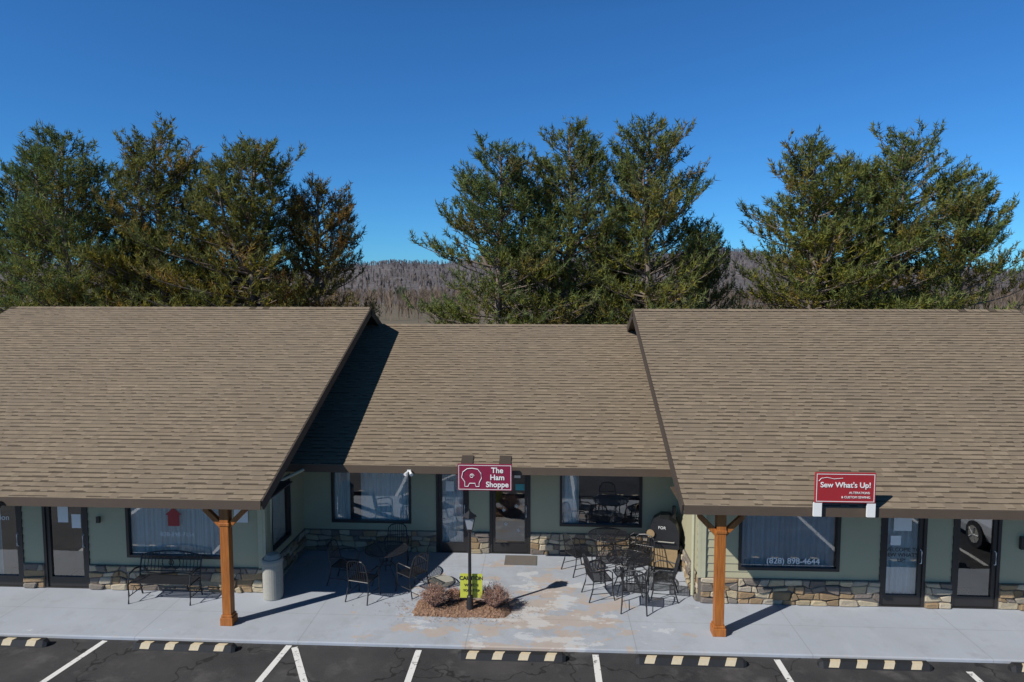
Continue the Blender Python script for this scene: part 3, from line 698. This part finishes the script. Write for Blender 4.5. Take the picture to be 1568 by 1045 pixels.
# ------------------------------------------------------------------ trees
def mat_foliage():
    m,nt,b,o=new_mat('pine_foliage'); nt.nodes.remove(b)
    a=nt.nodes.new('ShaderNodeAttribute'); a.attribute_name='Col'
    oi=nt.nodes.new('ShaderNodeObjectInfo')
    c=mix(nt,1.0,a.outputs[0],oi.outputs['Color'],'MULTIPLY')
    d=N(nt,'ShaderNodeBsdfDiffuse'); t=N(nt,'ShaderNodeBsdfTranslucent')
    L(nt,c,d.inputs[0]); L(nt,c,t.inputs[0])
    m1=N(nt,'ShaderNodeMixShader'); m1.inputs[0].default_value=.35; L(nt,d.outputs[0],m1.inputs[1]); L(nt,t.outputs[0],m1.inputs[2])
    L(nt,m1.outputs[0],o.inputs[0]); return m
M_fol=mat_foliage()
M_bark=simple('pine_bark',(.17,.135,.11),.95,.3,5)
def pine_mesh(seed,H,R,bronze=.2):
    g=random.Random(seed); rs=np.random.RandomState(seed)
    mb=MB(); T=[];D=[];C=[]
    lean=(g.uniform(-.4,.4),g.uniform(-.3,.3))
    tp=lambda z:Vector((lean[0]*(z/H)**2+.12*math.sin(z*.6+seed),lean[1]*(z/H)**2,z))
    mb.tube([tp(z) for z in np.linspace(-.1,H-.2,12)],[.24*(1-i/12.5)+.01 for i in range(12)],M_bark,8)
    z0=H*.14; z=z0
    def pal(s,k,z):
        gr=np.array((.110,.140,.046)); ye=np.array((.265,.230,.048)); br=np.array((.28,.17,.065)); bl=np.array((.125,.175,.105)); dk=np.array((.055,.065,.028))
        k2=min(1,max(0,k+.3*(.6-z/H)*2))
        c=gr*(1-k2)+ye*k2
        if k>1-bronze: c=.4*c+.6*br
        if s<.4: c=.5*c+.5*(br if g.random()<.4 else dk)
        elif s>.78 : c=.55*c+.45*bl
        return c*g.uniform(.75,1.25)
    ph=[g.uniform(0,6.283) for _ in range(3)]
    lob=lambda az,z:1+.15*math.sin(az+ph[0]+z*.25)+.12*math.sin(2*az+ph[1]-z*.5)+.1*math.sin(3*az+ph[2]+z*.9)
    leaders=[(lambda z_:tp(z_),z0,H,R,0)]
    for k in range(2):
        a=g.uniform(0,6.283) if k==0 else a+2.4; r=g.uniform(.9,1.5); zs=H*g.uniform(.5,.62); ht=H*g.uniform(.88,.97)
        def st(z_,a=a,r=r,zs=zs):
            f=max(0,min(1,(z_-zs)/(H*.22)))**.7
            return Vector((tp(zs).x+math.cos(a)*r*f,tp(zs).y+math.sin(a)*r*f,z_))
        leaders.append((st,zs,ht,R*.62,1))
        mb.tube([st(z_) for z_ in np.linspace(zs,ht-.2,7)],[.09*(1-i/7.5)+.008 for i in range(7)],M_bark,6)
    for (stem,za,zt,RR,kind) in leaders:
        z=za+(.8 if kind else 0)
        while z<zt-.3:
            rel=(z-z0)/(zt-z0)
            prof=RR*((1-rel**2)**.62)*(.85+.15*min(1,rel*4))
            if kind: prof=RR*((1-rel**2)**.62)
            nb=(g.choice((6,6,7,7)) if rel<.85 else 5) if not kind else 4
            for bi in range(nb):
                az=g.uniform(0,6.283); Lb=prof*g.uniform(.6,1.1)*lob(az,z)+.2
                if g.random()<.1: Lb*=1.18
                el=math.radians(8+34*rel**1.4+g.uniform(-10,12)); n=7
                p=stem(z+g.uniform(-.15,.15)).copy(); pts=[p.copy()]; dirs=[]
                for i in range(n):
                    e2=el+math.radians(26)*(i/n)**1.6-math.radians(6)*math.sin(i/n*3.14)
                    az+=g.uniform(-.1,.1)
                    d=Vector((math.cos(az)*math.cos(e2),math.sin(az)*math.cos(e2),math.sin(e2)))
                    p=p+d*(Lb/n); pts.append(p.copy()); dirs.append(d)
                mb.tube(pts,[.035*(Lb/3)*(1-i/(n+.5))+.006 for i in range(n+1)],M_bark,4,cap=False)
                kc=g.random()*.5+g.random()*.5
                s=.25+.15*g.random(); step=.27/Lb; side=1
                while s<1:
                    i=min(n-1,int(s*n)); f=s*n-i; q=pts[i].lerp(pts[i+1],f); d=dirs[i]; side=-side
                    lat=d.cross(Vector((0,0,1))).normalized()*side
                    tl=(.34+.5*(1-s)**.7*min(1,s*2.5))*min(max(Lb,1.3)*.62,1.8)*g.uniform(.6,1.2)
                    td=(d*.75+lat*g.uniform(.5,1.1)+Vector((0,0,g.uniform(.0,.7)))).normalized()
                    nt_=max(2,int(tl/.14)); r=q.copy(); up=Vector((0,0,.10))
                    kk=min(1,max(0,kc+g.gauss(0,.12)))
                    for j in range(nt_):
                        td=(td+up).normalized(); r=r+td*(tl/nt_)
                        if j>=nt_*.2 or g.random()<.4:
                            T.append(tuple(r)); D.append(tuple(td)); C.append(pal(.35*s+.65*(j+1)/nt_ if s<.9 else 1,kk,z))
                    mb.tube([q,r],[.010,.004],M_bark,3,cap=False)
                    s+=step*g.uniform(.7,1.3)
                for j in range(4): T.append(tuple(pts[-1]-dirs[-1]*.10*j)); D.append(tuple(dirs[-1])); C.append(pal(1,kc,z))
            z+=g.uniform(.40,.60)*(1 if rel<.8 else .7)
        for j in range(10): T.append(tuple(stem(zt-.1-.09*j))); D.append((0,0,1)); C.append(pal(1,.2,H))
    T=np.array(T);D=np.array(D);C=np.array(C); K=6; n=len(T)
    P=np.repeat(T,K,0); DD=np.repeat(D,K,0); CC=np.repeat(C,K,0)
    dv=DD*.7+rs.normal(0,.55,(n*K,3))+np.array((0,0,.25)); dv/=np.linalg.norm(dv,axis=1)[:,None]
    ln=rs.uniform(.17,.32,(n*K,1)); w=np.cross(dv,rs.normal(0,1,(n*K,3))); w/=np.linalg.norm(w,axis=1)[:,None]; w*=rs.uniform(.017,.030,(n*K,1))
    P=P+rs.normal(0,.035,P.shape)
    V=np.empty((n*K,3,3)); V[:,0]=P-w; V[:,1]=P+w; V[:,2]=P+dv*ln
    CC=CC*rs.uniform(.8,1.2,(n*K,1))
    wood=mb.mesh('tmp'); nv=len(wood.vertices); wv=np.empty(nv*3,'f'); wood.vertices.foreach_get('co',wv)
    allv=np.concatenate([wv.reshape(-1,3),V.reshape(-1,3)])
    me=bpy.data.meshes.new('pine_tree')
    nl=np.empty(len(wood.loops),'i'); wood.loops.foreach_get('vertex_index',nl)
    ls=np.empty(len(wood.polygons),'i'); wood.polygons.foreach_get('loop_start',ls)
    lt=np.empty(len(wood.polygons),'i'); wood.polygons.foreach_get('loop_total',lt)
    tri=np.arange(n*K*3,dtype='i')+nv
    loops=np.concatenate([nl,tri]); starts=np.concatenate([ls,len(nl)+3*np.arange(n*K,dtype='i')])
    me.vertices.add(len(allv)); me.vertices.foreach_set('co',allv.astype('f').ravel())
    me.loops.add(len(loops)); me.loops.foreach_set('vertex_index',loops)
    me.polygons.add(len(starts)); me.polygons.foreach_set('loop_start',starts.astype('i')); me.polygons.foreach_set('loop_total',np.concatenate([lt,np.full(n*K,3,'i')]).astype('i'))
    me.materials.append(M_bark); me.materials.append(M_fol)
    me.polygons.foreach_set('material_index',np.concatenate([np.zeros(len(ls),'i'),np.ones(n*K,'i')]))
    me.update(calc_edges=True)
    ca=me.color_attributes.new('Col','FLOAT_COLOR','POINT')
    cc=np.ones((len(allv),4),'f'); cc[nv:,:3]=np.repeat(CC,3,0); ca.data.foreach_set('color',cc.ravel())
    bpy.data.meshes.remove(wood); return me
PM_=[pine_mesh(11,14,3.7,.12),pine_mesh(23,14,3.7,.25),pine_mesh(37,14,3.9,.18),pine_mesh(41,12,3.3,.35)]
trees=[(-22.3,31,13.5,0,1.05,.3,(.9,1.0,.95)),(-18.0,31.5,13.5,1,1.1,1.9,(1.1,1.0,.8)),(-13.6,31,13.0,2,1.08,.9,(1.1,1.02,.85)),(-10.9,32,11.3,3,.9,2.2,(1.25,.9,.8)),
 (-2.1,31,12.5,1,1.05,4.1,(.9,1.02,.95)),(1.0,31.8,13.7,0,1.06,3.0,(.95,1.02,.95)),(4.6,31,13.5,2,1.0,5.0,(.95,1.0,.9)),(7.1,32.5,9.3,3,.65,1.0,(.9,1,.95)),
 (11.8,31,12.7,2,1.03,2.6,(1,1.02,.8)),(15.4,31.6,13.0,1,1.06,5.6,(1.02,1.04,.8)),(17.9,31,11.2,3,.95,.4,(1.0,1.05,.8)),(-26.5,33,12.2,3,1.1,3.3,(.9,1,.9)),
 (-20.2,34,9.5,3,1.1,4.4,(.9,1,.9)),(-15.7,34,9.2,3,1.1,5.4,(1,1,.9)),(2.8,34.5,9.3,3,1.1,.7,(.9,1,.9)),(13.6,34,9.2,3,1.1,1.7,(.9,1,.9))]
for x,y,h,k,sr,rz,c in trees:
    o=bpy.data.objects.new('pine_tree',PM_[k]); H0=(14,14,14,12)[k]; o.scale=(sr,sr,h/H0); o.location=(x,y,-.13); o.rotation_euler=(0,0,rz); o.color=(*c,1); COL.objects.link(o)

# ------------------------------------------------------------------ hills + forest
def mat_hill():
    m,nt,b,o=new_mat('wooded_hillside'); co=objco(nt)
    n=noise(nt,mapping(nt,co,(.06,.03,.2)),1,8,.75); n2=noise(nt,co,.008,5)
    c=mix(nt,ramp(nt,n,.35,.65),(.095,.085,.09),(.18,.16,.155)); c=mix(nt,ramp(nt,n2,.5,.62),c,(.10,.095,.10))  # grey-brown woods with a bluish distance haze mixed into the base colour
    L(nt,c,b.inputs['Base Color']); b.inputs['Roughness'].default_value=1; bump(nt,b,n,1,4); return m
xs=np.linspace(-1500,1700,220); ys=np.linspace(230,1250,60)
kx=[-1500,-900,-700,-450,-330,-260,-205,-150,-60,90,225,400,560,630,900,1700]; kz=[25,30,34,30,22,31,37,35,37,40,52,34,24,22,20,22]
def hz(x,y):
    t=np.clip((y-250)/650,0,1); t=t*t*(3-2*t)
    f=np.interp(x*900/np.maximum(y,300),kx,kz)*(1-.25*np.clip((y-920)/300,0,1))
    return f*t*(1+.04*np.sin(x*.021+y*.01)+.05*np.sin(x*.009-y*.013))+1.2*np.sin(x*.08)*np.sin(y*.06)*t-.2
V=[(x,y,float(hz(x,y))) for y in ys for x in xs]; F=[]
W=len(xs)
for j in range(len(ys)-1):
    for i in range(W-1): F.append((j*W+i,j*W+i+1,j*W+W+i+1,j*W+W+i))
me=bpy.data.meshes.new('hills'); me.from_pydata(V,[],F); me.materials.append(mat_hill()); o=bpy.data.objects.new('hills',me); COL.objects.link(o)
def mat_attr(name):
    m,nt,b,o=new_mat(name); a=nt.nodes.new('ShaderNodeAttribute'); a.attribute_name='Col'; L(nt,a.outputs[0],b.inputs['Base Color']); b.inputs['Roughness'].default_value=1; b.inputs['Specular IOR Level'].default_value=0; return m
def forest(name,pts,hrange,col,nb,seed,wid=.06,col2=None):
    rs=np.random.RandomState(seed); n=len(pts); P=np.array(pts)
    H=rs.uniform(*hrange,n); K=nb
    B0=np.repeat(P,K,0); HH=np.repeat(H,K)[:,None]
    t=rs.uniform(.15,.8,(n*K,1)); t[::K]=0
    st=B0+np.concatenate([np.zeros((n*K,2)),t*HH],1)
    az=rs.uniform(0,6.283,(n*K,1)); out=rs.uniform(.12,.32,(n*K,1))*HH*(1-t*.6); up=(1-t)*HH*rs.uniform(.5,1,(n*K,1))
    out[::K]*=.05; up[::K]=HH[::K]
    en=st+np.concatenate([np.cos(az)*out,np.sin(az)*out,up],1)
    w=HH*wid*rs.uniform(.3,1,(n*K,1)); wv=np.concatenate([w,rs.normal(0,.3,(n*K,1))*w,0*w],1)
    V=np.empty((n*K,3,3)); V[:,0]=st-wv; V[:,1]=st+wv; V[:,2]=en
    me=bpy.data.meshes.new(name); me.from_pydata(V.reshape(-1,3).tolist(),[],np.arange(n*K*3).reshape(-1,3).tolist())
    f=np.clip((P[:,1:2]-300)/600,0,1); c0=np.array(col)[None]*(1-f)+np.array(col2 or col)[None]*f  # aerial haze put into the colour: trees shift to col2 with distance
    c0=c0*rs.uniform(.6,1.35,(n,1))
    cc=np.ones((n*K*3,4),'f'); cc[:,:3]=np.repeat(np.repeat(c0,K,0),3,0)
    ca=me.color_attributes.new('Col','FLOAT_COLOR','POINT'); ca.data.foreach_set('color',cc.ravel())
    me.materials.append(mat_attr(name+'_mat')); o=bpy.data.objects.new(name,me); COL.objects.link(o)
rs=np.random.RandomState(3)
n=15000; x=rs.uniform(-900,1000,n); y=rs.uniform(300,1000,n)
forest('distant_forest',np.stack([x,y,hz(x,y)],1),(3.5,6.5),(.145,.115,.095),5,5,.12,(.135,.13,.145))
n=2600; x=rs.uniform(-160,220,n); y=rs.uniform(125,300,n)
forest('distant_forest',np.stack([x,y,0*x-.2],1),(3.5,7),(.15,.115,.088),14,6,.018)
n=110; x=rs.uniform(-160,220,n); y=rs.uniform(150,420,n)
forest('distant_forest',np.stack([x,y,0*x-.2],1),(4,8),(.07,.085,.05),60,7,.05)
mb=MB()
for dz in (0,.6,1.3): mb.tube([(x_,95,6.2+dz+.0004*(x_-80)**2) for x_ in np.linspace(40,120,14)],.02,M_black,4)
mb.obj('power_lines')
for xx in (40,120):
    mb=MB(); mb.tube([(xx,95.1,0),(xx,95.1,9.6)],[.16,.11],M_bark,8); mb.box(xx-.9,xx+.9,95.02,95.14,8.3,8.42,M_bark); mb.obj('utility_pole')

# ------------------------------------------------------------------ light
EL=math.radians(40); dirx,diry=.79,.61; nrm=math.hypot(dirx,diry); dirx/=nrm; diry/=nrm
d=Vector((dirx*math.cos(EL),diry*math.cos(EL),-math.sin(EL)))
sl=bpy.data.lights.new('sun','SUN'); sl.energy=5.0; sl.angle=math.radians(.5); sl.color=(1,.96,.9)
so=bpy.data.objects.new('sun',sl); so.rotation_euler=d.to_track_quat('-Z','Y').to_euler(); so.location=(-20,-10,30); COL.objects.link(so)
w=bpy.data.worlds.new('World'); scene.world=w; w.use_nodes=True; nt=w.node_tree
bg=nt.nodes['Background']; sk=nt.nodes.new('ShaderNodeTexSky'); sk.sky_type='NISHITA'; sk.sun_disc=False
sk.sun_elevation=EL; sk.sun_rotation=math.atan2(-dirx,-diry); sk.altitude=1000; sk.air_density=1.0; sk.dust_density=.2; sk.ozone_density=2.0
tc=nt.nodes.new('ShaderNodeTexCoord'); sp=nt.nodes.new('ShaderNodeSeparateXYZ'); L(nt,tc.outputs['Generated'],sp.inputs[0])
zr=ramp(nt,sp.outputs[2],.36,.72,(1,1,1),(.36,.22,.14))   # upper sky, above the view, darkened and less blue to cut ambient fill
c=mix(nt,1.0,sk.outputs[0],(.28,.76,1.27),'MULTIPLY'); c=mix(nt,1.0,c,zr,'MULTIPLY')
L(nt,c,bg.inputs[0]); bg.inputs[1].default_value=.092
# ------------------------------------------------------------------ camera
cam=bpy.data.cameras.new('cam'); cam.sensor_width=36; cam.lens=24; cam.clip_end=8000; cam.clip_start=.1
co=bpy.data.objects.new('camera',cam); co.location=(0,0,6.4); co.rotation_euler=(math.radians(90-4.5),0,math.radians(2.87)); COL.objects.link(co)
scene.camera=co
scene.view_settings.view_transform='Standard'; scene.view_settings.look='None'; scene.view_settings.exposure=0
